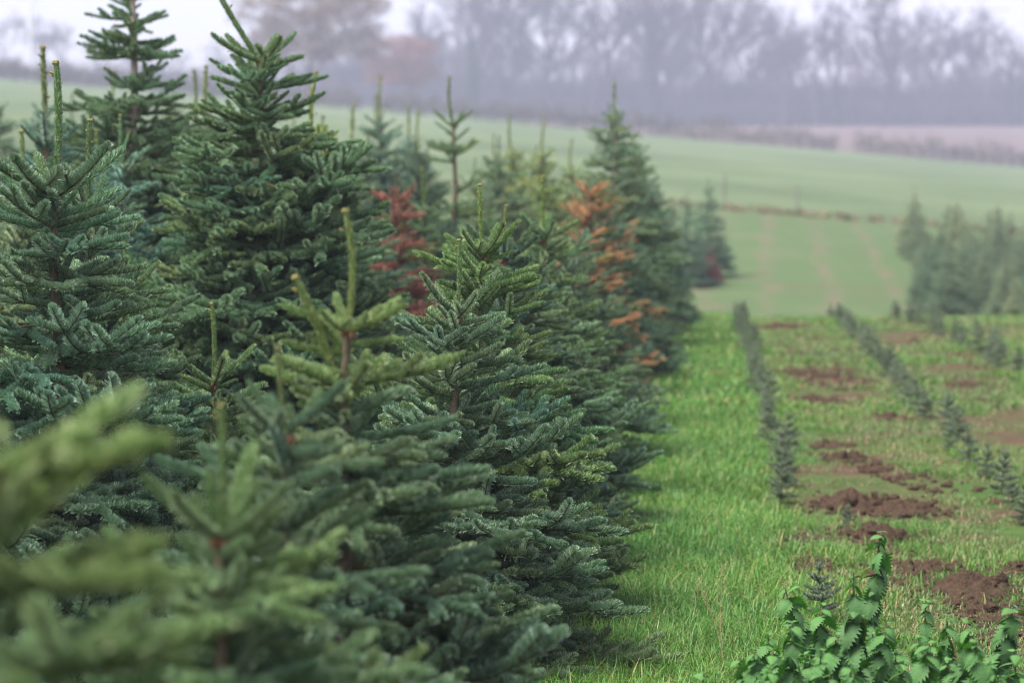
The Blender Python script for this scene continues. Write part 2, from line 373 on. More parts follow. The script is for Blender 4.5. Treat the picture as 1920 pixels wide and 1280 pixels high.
def fir(label, X, Y, H, Rm=.6, k=.36, lead=.27, lod=None, tint=GREEN, seed=0, group=None, leads=None, gap=None, pale=False, dead=0, dens=1.0, lean=(0, 0), spacing=.145, toptint=None, base=None, deadtint=ORANGE, slim=1.0, low=.10, top_up=34, leadtint=None, a0=.19):
    r = random.Random(seed * 31 + 5)
    if lod is None: lod = 0 if 3.6 < Y < 11.5 else 1 if Y < 20.5 else 2
    t = empty('fir_tree', (X, Y, gz(X, Y) - .01), (lean[0], lean[1], 0)); tag(t, label, 'fir tree', group)
    obj('trunk', trunk_mb(H, lead, r, base or .018 + .010 * H).mesh('trunk', [M_PALEBARK if pale else M_BARK, M_BUD], (0, 1)), t)
    for (ax, az, sc, dz) in (leads or [(r.gauss(0, 2), r.gauss(0, 2), 1.0, 0)]):
        obj('leader', r.choice(LD[lod]), t, (0, 0, H - lead + dz), (R(ax), R(az), 0), lead / .36 * sc, tuple(x ** .6 for x in leadtint) if leadtint else mul(tint, (1.15, 1.1, .9)))
    for (z, az, el, ro, ln, cls) in tree_plan(H, Rm, lead, k, seed, dens, low, gap, spacing, top_up, slim, a0):
        cls, vi, sc = pick(lod, ln, cls, r)
        v = .85 + .3 * r.random(); warm = r.gauss(0, .06)
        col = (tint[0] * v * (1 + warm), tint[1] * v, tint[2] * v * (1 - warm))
        if toptint and z > H - lead - .20: col = tuple((x if toptint is ORANGE else x ** .6) * v for x in (deadtint if toptint is ORANGE else toptint))
        if dead and r.random() < dead * (1.6 if z > H * .62 else .5 if math.cos(az) < .2 else .8):
            q = .5 + .7 * r.random(); col = (deadtint[0] * (.55 + .45 * q), deadtint[1] * (.62 + .38 * q), deadtint[2] * (.7 + .3 * q))
            if r.random() < .12: col = (1.7 * v, 1.0 * v, .75 * v)
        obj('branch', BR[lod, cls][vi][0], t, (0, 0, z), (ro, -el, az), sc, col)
    return t

ROW1, ROW2, ROW3 = 'firs in the row beside the grass strip', 'firs in the second row from the grass strip', 'firs in the back rows'
x1, x2, x3, x4, x5 = -.80, -2.0, -3.2, -4.4, -5.6
# --- first row, from the camera outwards
fir('strongly blurred yellow-green fir filling the bottom left corner', -.83, 2.75, 1.58, .55, .42, .23, 1, (1.12, 1.12, .85), 3, ROW1, a0=.22, top_up=14, toptint=(1.7, 1.5, .8))
fir('blurred fir low in front whose bare leader rises from a rust bud', at(400, 3.98), 3.98, 1.32, .64, .55, .22, 0, (1.0, 1.03, .95), 4, ROW1, toptint=(1.25, 1.2, .85))
fir('soft-focus fir with short straight brown leader, in front of the twin-leader fir', at(528, 4.72), 4.72, 1.36, .64, .50, .17, 0, GREEN, 5, ROW1, a0=.15, leadtint=(1.6, 1.2, .8))
fir('fir with two yellowish leaders, one leaning left, and yellow-green top shoots', at(648, 5.55), 5.55, 1.60, .68, .50, .27, 0, GREEN, 6, ROW1, a0=.15, leads=[(0, -1, 1, 0), (4, -20, 1.25, -.20)], toptint=(1.65, 1.45, .85), leadtint=(2.0, 1.5, .8), top_up=26)
fir('sharply focused silvery green fir in the middle of the photo', at(855, 8.0), 8.0, 1.46, .72, .52, .25, 0, (1.12, 1.12, 1.15), 7, ROW1, leads=[(0, 2, 1, 0), (4, -16, .62, -.05)])
fir('fir just behind the sharp middle fir, with lime green leader and bent twin bud', at(905, 9.0), 9.0, 1.63, .67, .44, .26, 0, (1.1, 1.12, .88), 8, ROW1, leadtint=(2.2, 1.9, .7), toptint=(1.5, 1.5, .8))
fir('fir with thin reddish leader hidden mostly behind the lime-tipped fir', at(945, 10.0), 10.0, 1.55, .68, .38, .22, 0, DARK, 9, ROW1, leadtint=(2.0, 1.2, .8))
fir('low leaderless-looking fir in the edge row before the tall-leader fir', at(990, 11.2), 11.2, 1.36, .68, .42, .18, 0, GREEN, 10, ROW1)
fir('fir with tall green leader left of the orange fir, edge row', at(1020, 12.5), 12.5, 1.66, .64, .38, .32, 1, (1.1, 1.1, .85), 11, ROW1, leadtint=(1.9, 1.7, .7))
fir('blurred fir in the edge row directly before the orange fir', at(1062, 14.2), 14.2, 1.42, .64, .40, .22, 1, GREEN, 12, ROW1, dead=.02)
fir('blurred fir in the edge row with a few orange twigs, below the orange top', at(1088, 15.9), 15.9, 1.40, .64, .42, .2, 1, GREEN, 13, ROW1, dead=.12)
fir('dying fir with bright orange needles in the edge row', at(1106, 17.7), 17.7, 1.66, .58, .34, .17, 1, GREEN, 14, ROW1, dead=.40, toptint=ORANGE, leadtint=ORANGE)
fir('blurred fir with scattered orange branches behind the orange fir', at(1128, 19.4), 19.4, 1.52, .64, .42, .2, 1, DARK, 15, ROW1, dead=.24)
fir('blurred fir with orange dead lower sprays at the grass edge', at(1146, 21.0), 21.0, 1.5, .66, .42, .2, 2, GREEN, 16, ROW1, dead=.24)
fir('tall pale-trunked fir with double top standing over the far end of the edge row', at(1152, 22.8), 22.8, 2.52, .72, .40, .38, 2, (1.25, 1.2, 1.1), 17, ROW1, pale=True, leads=[(0, 0, 1, 0), (0, -9, .8, -.12)], dens=.8)
fir('dark wide fir right of the tall pale-trunked fir', at(1190, 24.6), 24.6, 2.05, .74, .42, .25, 2, (1.1, 1.1, 1.1), 18, ROW1)
fir('last fir of the edge row before the field drops away', at(1212, 26.4), 26.4, 1.72, .72, .42, .2, 2, DARK, 19, ROW1)
# --- second row
fir('large silvery fir at the left edge with thick bare leader and long sausage shoots', at(88, 7.4), 7.4, 2.02, .66, .34, .40, 0, (1.1, 1.15, 1.2), 21, ROW2, top_up=28, a0=.26, leads=[(0, 1, 1, 0)])
fir('fir with thin knobbly grey-green leader right of the left edge fir', at(152, 8.5), 8.5, 1.88, .6, .32, .34, 0, GREEN, 22, ROW2)
fir('short fir with upright pale leader between the left edge fir and the big fir', at(222, 9.3), 9.3, 1.52, .55, .34, .28, 0, (1.1, 1.15, .95), 23, ROW2)
fir('small sharp fir low in the gap with one bare upright leader', at(390, 9.0), 9.0, 1.20, .5, .45, .30, 0, (1.15, 1.15, .95), 24, ROW2)
fir('big dense fir with long leader leaning left into the sky', at(482, 11.0), 11.0, 2.66, .74, .47, .46, 0, (1.05, 1.1, 1.0), 25, ROW2, a0=.24, leads=[(4, -30, 1, 0)], gap=(1.20, 1.29), top_up=22, base=.042)
fir('fir with yellow-green leader and yellow shoots right of the big dense fir', at(586, 12.6), 12.6, 2.2, .66, .30, .42, 1, (1.05, 1.05, .9), 26, ROW2, toptint=(2.6, 2.0, .6), leadtint=(2.8, 2.2, .6))
fir('low green fir in the second row behind the yellow-tipped fir', at(680, 14.2), 14.2, 1.5, .62, .4, .24, 1, GREEN, 27, ROW2)
fir('dead fir with dull red-brown needles in the second row', at(738, 15.8), 15.8, 1.68, .55, .30, .22, 1, GREEN, 28, ROW2, leadtint=RED, dead=1.3, deadtint=RED, toptint=ORANGE)
fir('green fir with slim twin leaders just right of the red-brown fir', at(795, 17.4), 17.4, 1.70, .62, .34, .34, 1, (1.15, 1.15, .95), 29, ROW2, leads=[(0, -3, 1, 0), (0, 6, .8, -.05)])
fir('tall thin-topped fir with two widely spaced whorls, right of the red-brown fir', at(850, 19.6), 19.6, 2.44, .64, .22, .40, 1, (1.15, 1.15, .9), 30, ROW2, spacing=.24, dens=.35, leadtint=(2.0, 1.7, .8), gap=(1.50, 1.70))
fir('grey-green blurred fir behind the tall thin-topped fir', at(892, 21.5), 21.5, 1.8, .62, .36, .3, 2, PALE, 31, ROW2)
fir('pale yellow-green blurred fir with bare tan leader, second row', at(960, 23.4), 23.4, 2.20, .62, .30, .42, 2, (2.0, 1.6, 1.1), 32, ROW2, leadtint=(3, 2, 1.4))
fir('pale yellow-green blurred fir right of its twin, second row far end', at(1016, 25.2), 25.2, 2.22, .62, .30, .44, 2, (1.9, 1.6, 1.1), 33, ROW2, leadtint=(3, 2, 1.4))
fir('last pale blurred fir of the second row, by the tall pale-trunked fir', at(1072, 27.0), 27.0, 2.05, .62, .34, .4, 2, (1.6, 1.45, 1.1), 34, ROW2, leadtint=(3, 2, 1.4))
fir('dense dark blurred fir between the twin-leader and thin-topped firs of the second row', -2.15, 18.4, 1.92, .66, .42, .28, 1, DARK, 35, ROW2)
fir('bushy grey-green fir behind the thin-topped fir, in front of the pale yellow-green firs', -1.85, 22.4, 2.0, .66, .42, .3, 2, (1.1, 1.1, 1.05), 36, ROW2)
fir('bushy green fir between the two pale yellow-green blurred firs', -2.05, 24.4, 2.05, .66, .42, .34, 2, GREEN, 37, ROW2, leadtint=(3, 2, 1.4))
fir('dark green fir between the last pale firs of the second row', -1.75, 26.1, 1.95, .66, .42, .3, 2, DARK, 38, ROW2, leadtint=(2.4, 1.8, 1.2))
# --- back rows
fir('blue-grey blurred fir at the left edge behind the thick bare leader', at(72, 11.8), 11.8, 2.28, .66, .34, .5, 1, BLUE, 41, ROW3, leadtint=(2.2, 1.5, 1.2))
fir('blue fir with two whitish bare stems in front of the pale-trunked forked fir', at(215, 12.1), 12.1, 1.96, .6, .34, .30, 1, (1.3, 1.45, 1.8), 42, ROW3, pale=True, leads=[(0, 0, 1, 0), (0, 9, .9, -.06)], dens=.7)
fir('tall forked fir with pale pinkish trunk and gappy whorls at upper left', at(238, 13.5), 13.5, 3.15, .66, .36, .34, 1, (1.0, 1.05, .95), 43, ROW3, pale=True, leads=[(0, 0, 1, 0), (0, -22, 1.1, -.22)], gap=(2.18, 2.30), dens=1.0, base=.05, spacing=.15, slim=.85)
fir('blurred fir with pale stake-like leader left of the big dense fir', at(376, 15.6), 15.6, 2.36, .64, .32, .46, 1, (1.2, 1.2, 1.0), 44, ROW3, leadtint=(3.2, 2.2, 1.6))
fir('blurred green fir with splayed top shoots against the far field', at(358, 17.6), 17.6, 2.42, .64, .32, .48, 1, (1.3, 1.3, 1.0), 45, ROW3, leadtint=(2.6, 1.9, 1.2))
fir('far dark blurred fir with cluster of tan leaders right of the yellow-tipped fir', at(712, 23.4), 23.4, 2.58, .62, .36, .50, 2, (.9, 1, 1.1), 46, ROW3, leads=[(0, 0, 1, 0), (0, -8, .7, -.02), (0, 10, .5, -.02)], leadtint=(3.4, 2.3, 1.5))
fir('far blurred fir with one tan leader left of the tan-leader cluster', at(658, 20.6), 20.6, 2.24, .62, .36, .5, 2, GREEN, 47, ROW3, leadtint=(3.4, 2.3, 1.5))
fir('far blurred fir with pale leader between the tan-leader cluster and thin-topped fir', at(786, 26.2), 26.2, 2.35, .62, .36, .52, 2, GREEN, 48, ROW3, leadtint=(3.0, 2.3, 1.6))
k = 60
fill_n = {}
for (xx, d0, d1, st, hh) in ((x3, 9.4, 28, 1.75, 1.75), (x4, 12.6, 28, 1.9, 1.95), (x5, 16.5, 28, 2.2, 2.1), (-6.8, 20.5, 28, 2.6, 2.2)):
    d = d0
    while d < d1:
        k += 1; rr = random.Random(k)
        fill_n[xx] = fill_n.get(xx, 0) + 1; rown = {x3: 'third', x4: 'fourth', x5: 'fifth'}.get(xx, 'sixth')
        fir('%s half-hidden blurred fir from the front in the %s row from the grass strip' % (nth(fill_n[xx]), rown), xx + rr.gauss(0, .06), d + rr.gauss(0, .12), hh + (.22 if d > 16 else 0) + rr.gauss(0, .16), .64, .40, .30 + .2 * rr.random(), 1 if d < 15 else 2, rr.choice([GREEN, BLUE, PALE, (1.2, 1.15, 1)]), k, 'back row firs half hidden among others', leadtint=(2.4, 1.8, 1.2), dens=.8)
        d += st

# ------------------------------------------------------------------ one-mesh crowns for saplings and the far plantings
def crown(H, Rm, kk, lead, seed, lod, dens=1.0, spacing=.17, low=.06):
    r = random.Random(seed); mb = MB()
    for (z, az, el, ro, ln, cls) in tree_plan(H, Rm, lead, kk, seed, dens, low, None, spacing):
        cls, vi, sc = pick(lod, ln, cls, r)
        mb.addmb(BR_MB[lod, cls][vi][0], rotm(ro, -el, az) * sc, (0, 0, z))
    return mb
def sapling_parts(seed, lod):
    r = random.Random(seed); H = .40; mbs = MB()
    mbs.tube([(0, 0, -.02), (.004, 0, .14), (0, .004, .27), (0, 0, .31)], [.007, .006, .005, .004], 5, 0)
    br = []
    for z, n, ln, up in ((.05, 4, .15, 5), (.12, 5, .14, 12), (.19, 5, .12, 20), (.25, 4, .10, 30), (.31, 3, .08, 50)):
        a0 = r.random() * 6
        for i in range(n): br.append((z + r.gauss(0, .01), a0 + i * 6.283 / n + r.gauss(0, .25), R(up + r.gauss(0, 8)), ln * (.8 + .4 * r.random())))
    return mbs, br
SAP = []
for s in range(4):
    mbs, br = sapling_parts(s, 1); SAP.append((mbs.mesh('stem', [M_BARK], (0,)), br))
SAP_BR = {}
for lod in (0, 1):
    L = []
    for i in range(5):
        mb = MB(); P = LODS[lod]
        shoot(mb, (0, 0, 0), (.13, rng.normal(0, .01), .015), .002, P['per_cm'], P['nl'] * .75, P['nw'], twig=.0025)
        for s in (-1, 1): shoot(mb, (.04, 0, .002), (.09, s * .045, .012), .001, P['per_cm'], P['nl'] * .7, P['nw'])
        L.append(mb)
    SAP_BR[lod] = (L, [mb.mesh('branch', [M_NEEDLE, M_TWIG]) for mb in L])
SAP_CROWN = []
for s in range(4):
    mb = MB(); r = random.Random(s)
    for (z, az, el, ln) in SAP[s][1]: mb.addmb(r.choice(SAP_BR[1][0]), rotm(0, -el, az) * (ln / .13), (0, 0, z))
    SAP_CROWN.append(mb.mesh('crown', [M_NEEDLE, M_TWIG]))
SAPCOL = (1.3, 1.12, 1.25)
def sapling(X, Y, sc, label, group, detailed, seed, tilt=.06):
    r = random.Random(seed); s = r.randrange(4)
    t = empty('fir_sapling', (X, Y, gz(X, Y)), (r.gauss(0, tilt), r.gauss(0, tilt), r.random() * 6)); tag(t, label, 'sapling', group); t.scale = (sc * .56, sc * .56, sc * .60)
    obj('stem', SAP[s][0], t)
    if detailed:
        lod = 0 if Y < 13 else 1
        for (z, az, el, ln) in SAP[s][1]:
            v = .85 + .3 * r.random(); obj('branch', r.choice(SAP_BR[lod][1]), t, (0, 0, z), (0, -el, az), ln / .13, mul(SAPCOL, (v, v, v)))
        obj('leader', LD[lod][s % 3], t, (0, 0, .30), (0, 0, 0), .38, SAPCOL)
    else:
        v = .85 + .3 * r.random(); obj('crown', SAP_CROWN[s], t, color=mul(SAPCOL, (v, v, v)))
sapling(.475, 9.1, .98, 'blue-grey fir sapling standing right behind the nettles', 'saplings in the row nearest the grass strip', True, 1)
sapling(.70, 11.4, .5, 'tiny blue-grey seedling beside the soil heap behind the nettles', 'saplings in the row nearest the grass strip', True, 2)
Yr = 12.25; i = 0
while Yr < 28.2:
    i += 1; rr = random.Random(i + 400)
    lab = 'front fir sapling of the close-set line along the grass strip' if i == 1 else '%s small fir sapling from the front in the close-set line along the grass strip' % nth(i)
    sapling(.46 + rr.gauss(0, .035), Yr, .95 + rr.gauss(0, .10), lab, 'saplings in the row nearest the grass strip', Yr < 18, 500 + i)
    Yr += .50 + .12 * rr.random()
Yr = 11.6; i = 0
while Yr < 28.4:
    i += 1; rr = random.Random(i + 700)
    if True:
        sapling(1.56 + rr.gauss(0, .04), Yr, .95 + rr.gauss(0, .12), '%s small fir sapling from the front in the middle sapling line' % nth(i), 'saplings in the middle line', Yr < 18, 800 + i)
    Yr += .52 + .16 * rr.random()
Yr = 15.8; i = 0
while Yr < 28.6:
    i += 1; rr = random.Random(i + 900)
    if True:
        sapling(2.33 + .042 * (28 - Yr) + rr.gauss(0, .05), Yr, 1.1 + rr.gauss(0, .14), '%s small fir sapling from the front in the right-hand sapling line' % nth(i), 'saplings in the right-hand line', False, 1000 + i)
    Yr += .42 + .12 * rr.random()

# far plantings on the slope
FAR_T = []
for s in range(5):
    r = random.Random(s + 50); H = 1.8
    cm = crown(H, .52, .30, .26, 300 + s, 2, .55).mesh('crown', [M_NEEDLE, M_TWIG])
    mb = trunk_mb(H, .1, r, .03); FAR_T.append((cm, mb.mesh('trunk', [M_BARK, M_BUD], (0,))))
def far_fir(X, Y, H, label, group, seed, col, wide=1.0, name='fir_tree'):
    r = random.Random(seed); cm, tm = FAR_T[seed % 5]; s = H / 1.8
    t = empty(name, (X, Y, gz(X, Y) - .02), (0, 0, r.random() * 6)); t.scale = (s * wide, s * wide, s); tag(t, label, 'fir tree', group)
    obj('trunk', tm, t); obj('crown', cm, t, color=col); obj('leader', LD[2][seed % 3], t, (0, 0, 1.5), color=col)
    return t
far_fir(at(1328, 52), 52, 2.05, 'dark hazy fir beyond the edge row with red shrub at its foot', 'lone firs on the far slope', 1, (.9, 1, 1))
far_fir(at(1290, 50), 50, 1.9, 'dark hazy fir left of the red shrub, beyond the edge row', 'lone firs on the far slope', 2, (.9, 1, 1.05))
far_fir(at(1262, 51), 51, 1.7, 'leftmost hazy fir beyond the end of the edge row', 'lone firs on the far slope', 3, (.9, 1, 1.05))
far_fir(at(1326, 50.6), 50.6, .85, 'low dull red shrub-like fir at the foot of the dark hazy firs', None, 4, (1.7, .35, .7), 1.5)
k = 0; blk_n = {}
for j in range(9):
    for i in range(17):
        rr = random.Random(j * 40 + i); Y = 39.5 + i * 1.2 + rr.gauss(0, .2)
        X = 4.4 + .045 * (Y - 44) + j * .95 + rr.gauss(0, .1)
        if rr.random() < .1 or X / Y > .150: continue
        k += 1; blk_n[j] = blk_n.get(j, 0) + 1
        col = rr.choice([(.9, .95, .95), (1.35, 1.2, 1.2), (1.1, 1.05, 1.1), (1.8, 1.45, 1.4)])
        lab = '%s hazy fir from the front in the %s row of the right slope block' % (nth(blk_n[j]), nth(j + 1))
        far_fir(X, Y, 1.22 + rr.gauss(0, .22), lab, 'firs in the block on the far slope', 10 + k, col, .9 + .25 * rr.random())

# ------------------------------------------------------------------ soil heaps
M_SOIL = simple('turned_soil', (.050, .033, .021), (.115, .074, .048), 45, .95, 1.0, .1)
CLOD = []
def lump(seed, sub=2):
    import bmesh
    bm = bmesh.new(); bmesh.ops.create_icosphere(bm, subdivisions=sub, radius=1)
    for v in bm.verts:
        n = noise.noise(v.co * 1.3 + Vector((seed, 0, 0))) * .45 + noise.noise(v.co * 3.1 + Vector((0, seed, 0))) * .22
        v.co *= 1 + n; v.co.z *= .7
    me = bpy.data.meshes.new('clod'); bm.to_mesh(me); bm.free(); me.materials.append(M_SOIL); return me
CLOD = [lump(s * 3.7, 2) for s in range(5)]
SOIL = []
def heap(px, py, wpx, hpx, label, seed):
    X, Y = ground_at(px, py); ppm = F / Y; w = wpx / ppm / 2; h = hpx / ppm * .62; r = random.Random(seed)
    SOIL.append((X, Y, w * 1.15))
    nr, na = 20, 56; mb = MB(); v = []
    for i in range(nr + 1):
        q = i / nr
        for a in range(na):
            th = a / na * 6.2832; rad = w * q * (1 + .35 * noise.noise(Vector((math.cos(th) * 1.5, math.sin(th) * 1.5, seed))))
            x, y = math.cos(th) * rad, math.sin(th) * rad * 1.25
            n = noise.fractal(Vector((x * 14, y * 14, seed * 2.1)), .7, 2.1, 5)
            z = h * max(0, 1 - q ** 1.6) * (.75 + .5 * noise.noise(Vector((x * 4, y * 4, seed)))) + (n * .042 * min(1, h * 12 + .3)) * (1 - q ** 4) - .035 * q ** 3
            v.append((x, y, z + gz(X + x, Y + y) - gz(X, Y) + .004))
    f = [(i * na + a, i * na + (a + 1) % na, (i + 1) * na + (a + 1) % na, (i + 1) * na + a) for i in range(nr) for a in range(na)]
    mb.add(v, f)
    t = empty('soil_heap', (X, Y, gz(X, Y))); tag(t, label, 'soil heap', 'heaps of turned soil between the saplings')
    obj('mound', mb.mesh('mound', [M_SOIL], (0,)), t)
    for i in range(14 if wpx > 60 else 6):
        a = r.random() * 6.28; q = (.35 + .75 * r.random()) * w; s = (.008 + .016 * r.random()) * (1.3 if wpx > 100 else 1)
        zz = h * max(0, 1 - (q / w) ** 1.6) * .8
        obj('clod', r.choice(CLOD), t, (math.cos(a) * q, math.sin(a) * q * 1.2, zz + s * .2), (r.random() * 3, r.random() * 3, r.random() * 6), s)
for i, a in enumerate([
    (1605, 950, 140, 58, 'large rounded soil heap in the first gap right of the close-set sapling line'),
    (1690, 955, 150, 28, 'low soil heap running right from the large rounded soil heap'),
    (1640, 1008, 150, 50, 'crumbly soil heap just above the tallest nettle'),
    (1455, 1028, 100, 9, 'flat bare soil patch left of the blue-grey sapling'),
    (1395, 1066, 70, 16, 'small clod heap at the edge of the grass strip'),
    (1520, 1062, 70, 12, 'small soil patch at the foot of the blue-grey sapling'),
    (1840, 1108, 190, 62, 'broad soil heap above the right-hand nettles'),
    (1745, 1072, 130, 34, 'low soil heap between the tallest nettle and the broad heap'),
    (1912, 1066, 90, 44, 'soil heap at the right edge of the photo'),
    (1670, 782, 56, 22, 'small dark soil heap beside the middle sapling line'),
    (1590, 858, 64, 22, 'small soil heap above the large rounded one'),
    (1560, 832, 50, 14, 'small flat heap left of the small soil heap'),
    (1578, 692, 56, 14, 'soil heap with upright twig far back between the sapling lines'),
    (1505, 696, 80, 12, 'thin bare patch beside the close-set sapling line'),
    (1455, 612, 62, 16, 'soil heap near the crest at the end of the close-set line'),
    (1795, 716, 44, 9, 'tiny soil heap left of the right-hand sapling line'),
    (1824, 752, 40, 10, 'tiny dark soil heap nearest the right-hand sapling line'),
    (1880, 1150, 150, 8, 'trodden bare soil right of the nettles'),
    (1530, 745, 60, 10, 'faint bare patch halfway along the close-set sapling line')]): heap(*a, seed=i + 1)

# ------------------------------------------------------------------ grass
def grass_mat(dry=False):
    m, t, out = nt('grass_blades')
    g = N(t, 'ShaderNodeNewGeometry')
    n = noise_tex(t, .8, 4, .6); n2 = noise_tex(t, 4, 3)
    base = ramp(t, [(0, (.055, .185, .024)), (.55, (.090, .255, .038)), (.84, (.155, .325, .07)), (.92, (.27, .30, .11)), (1, (.44, .38, .19))], g.outputs['Random Per Island']).outputs[0]
    col = mixc(t, base, mixc(t, (.75, .85, .85), (1.30, 1.12, 1.05), ramp(t, [(.3, (0, 0, 0)), (.7, (1, 1, 1))], n).outputs[0]), 1, 'MULTIPLY')
    col = mixc(t, col, mixc(t, (.8, .85, .8), (1.2, 1.12, 1), n2), 1, 'MULTIPLY')
    if dry: col = mixc(t, mixc(t, col, (1.25, .95, 1.5), 1, 'MULTIPLY'), (.26, .22, .10), ramp(t, [(.45, (0, 0, 0)), (.75, (.45, .45, .45))], n2).outputs[0])
    leaf_shader(t, out, col, .42, .32, .4); return m
M_GRASS = grass_mat(); M_DRY = grass_mat(True)
def tuft_mesh(seed, n, size, h0, h1, w, flop, mat=None):
    g = np.random.default_rng(seed); mb = MB()
    p = np.stack([g.normal(0, size * .5, n), g.normal(0, size * .5, n), np.full(n, -.01)], 1)
    a = g.random(n) * 6.283; h = h0 + (h1 - h0) * g.random(n) ** 1.5; l = flop * (.3 + g.random(n))
    d = np.stack([np.cos(a), np.sin(a), np.zeros(n)], 1); s = np.stack([-np.sin(a), np.cos(a), np.zeros(n)], 1) * (w * (.6 + .7 * g.random(n)))[:, None] * .5
    up = np.array([0, 0, 1.0])
    p1 = p + up * (h * .55)[:, None] + d * (h * l * .3)[:, None]; p2 = p1 + up * (h * .45 * np.cos(l * 1.4))[:, None] + d * (h * .55 * np.sin(l * 1.1))[:, None]
    v = np.stack([p - s, p + s, p1 + s * .9, p1 - s * .9, p2], 1).reshape(-1, 3); i = np.arange(n)[:, None] * 5
    mb.add(v, i + np.array([0, 1, 2, 3])); mb.f3.append(i + np.array([3, 2, 4])); mb.m3.append(np.zeros(n, int))
    return mb.mesh('grass_tuft', [mat or M_GRASS])
def scatter(name, variants, pts, idx, rot, scl, label, cat):
    col = bpy.data.collections.new(name + '_kinds')
    for i, me in enumerate(variants): col.objects.link(bpy.data.objects.new('%s_kind_%02d' % (name, i), me))
    me = bpy.data.meshes.new(name); me.vertices.add(len(pts)); me.vertices.foreach_set('co', np.asarray(pts, np.float32).ravel())
    for nm, ty, data in (('vi', 'INT', np.asarray(idx, np.int32)), ('rz', 'FLOAT', np.asarray(rot, np.float32)), ('sc', 'FLOAT', np.asarray(scl, np.float32))):
        a = me.attributes.new(nm, ty, 'POINT'); a.data.foreach_set('value', data)
    o = bpy.data.objects.new(name, me); C.objects.link(o); tag(o, label, cat, kind='stuff')
    ng = bpy.data.node_groups.new(name, 'GeometryNodeTree'); ng.interface.new_socket('Geometry', in_out='INPUT', socket_type='NodeSocketGeometry'); ng.interface.new_socket('Geometry', in_out='OUTPUT', socket_type='NodeSocketGeometry')
    gi = ng.nodes.new('NodeGroupInput'); go = ng.nodes.new('NodeGroupOutput'); ip = ng.nodes.new('GeometryNodeInstanceOnPoints'); ci = ng.nodes.new('GeometryNodeCollectionInfo')
    ci.inputs['Collection'].default_value = col; ci.inputs['Separate Children'].default_value = True; ci.inputs['Reset Children'].default_value = True
    def attr(nm, ty):
        n = ng.nodes.new('GeometryNodeInputNamedAttribute'); n.data_type = ty; n.inputs['Name'].default_value = nm; return n.outputs['Attribute']
    cx = ng.nodes.new('ShaderNodeCombineXYZ'); L = ng.links.new
    L(attr('rz', 'FLOAT'), cx.inputs[2]); L(gi.outputs[0], ip.inputs['Points']); L(ci.outputs[0], ip.inputs['Instance']); ip.inputs['Pick Instance'].default_value = True
    L(attr('vi', 'INT'), ip.inputs['Instance Index']); L(cx.outputs[0], ip.inputs['Rotation']); L(attr('sc', 'FLOAT'), ip.inputs['Scale']); L(ip.outputs[0], go.inputs[0])
    md = o.modifiers.new('scatter', 'NODES'); md.node_group = ng
    return o
def build_grass():
    g = np.random.default_rng(5)
    V = [tuft_mesh(s, 420, .22, .025, .085, .0042, .9) for s in range(5)] + [tuft_mesh(20 + s, 460, .20, .04, .13, .0034, 1.15) for s in range(4)] + [tuft_mesh(40 + s, 260, .30, .03, .10, .010, .8) for s in range(3)]
    V += [tuft_mesh(60 + s, 260, .20, .012, .055, .0045, 1.1, M_DRY) for s in range(4)] + [tuft_mesh(80 + s, 190, .26, .015, .065, .010, 1.0, M_DRY) for s in range(3)]
    pts, idx, rot, scl = [], [], [], []
    def soil(x, y):
        for (sx_, sy_, w) in SOIL:
            if ((x - sx_) ** 2 + ((y - sy_) / 1.25) ** 2) < (w * .74) ** 2: return True
        return False
    y = 5.6
    while y < 33:
        st = .15 if y < 12 else .19 if y < 18 else .24
        for x in np.arange(-7.5 if y > 12 else -3.5, 7.5, st):
            X = x + g.normal(0, .05); Y = y + g.normal(0, .05)
            if X < -.9 and g.random() < .55: continue
            if soil(X, Y): continue
            strip = -1.2 < X < .30
            bare = noise.noise(Vector((X * .9, Y * .55, 3.3))) + .45 * noise.noise(Vector((X * 3.1, Y * 2.3, 1.0)))
            mid = abs(((X - .46) / 1.16) % 1 - .5) * 2            # 0 half way between two sapling lines
            if X > .35 and bare > .05 + .30 * mid and g.random() < .85: continue
            if strip and X < -.35 and bare > .45 and g.random() < .5: continue
            lush = strip and Y < 11.5 and X < .75 and (noise.noise(Vector((X * 1.2, Y * .8, 9))) > -.28)
            if X > .33 + .1 * bare and g.random() < .9: vi = (12 + g.integers(4)) if Y < 17 else 16 + g.integers(3)
            elif Y > 17: vi = 9 + g.integers(3)
            elif lush: vi = 5 + g.integers(4)
            else: vi = g.integers(5) if g.random() > .10 else 5 + g.integers(4)
            pts.append((X, Y, gz(X, Y))); idx.append(vi); rot.append(g.random() * 6.28)
            scl.append((.75 + .4 * g.random()) * (.62 if vi in (5, 6, 7, 8) and not lush else 1) * (1.1 if strip else .95))
        y += st
    crumbs = []
    for i in range(3600):
        row = g.choice([1.04, 1.04, 1.04, 2.2, 3.3]); X = row + g.normal(0, .24); Y = 8.6 + 20 * g.random() ** 1.2
        if noise.noise(Vector((X * 1.5, Y * .8, 7.7))) < .02: continue
        crumbs.append((X, Y, gz(X, Y) + .004))
    for (sx_, sy_, w) in SOIL:
        for i in range(int(60 + 160 * w)):
            a = g.random() * 6.28; q = w * (.55 + abs(g.normal(0, .55))); X = sx_ + math.cos(a) * q; Y = sy_ + math.sin(a) * q * 1.3; crumbs.append((X, Y, gz(X, Y) + .006))
    nc = len(crumbs); scatter('soil_crumbs', CLOD, crumbs, g.integers(0, 5, nc), g.random(nc) * 6.28, .008 + .028 * g.random(nc) ** 3, 'loose crumbs of turned brown soil between the sapling lines', 'soil')
    scatter('grass', V, pts, idx, rot, scl, 'fresh green meadow grass on the strip and between the saplings', 'grass')
build_grass()

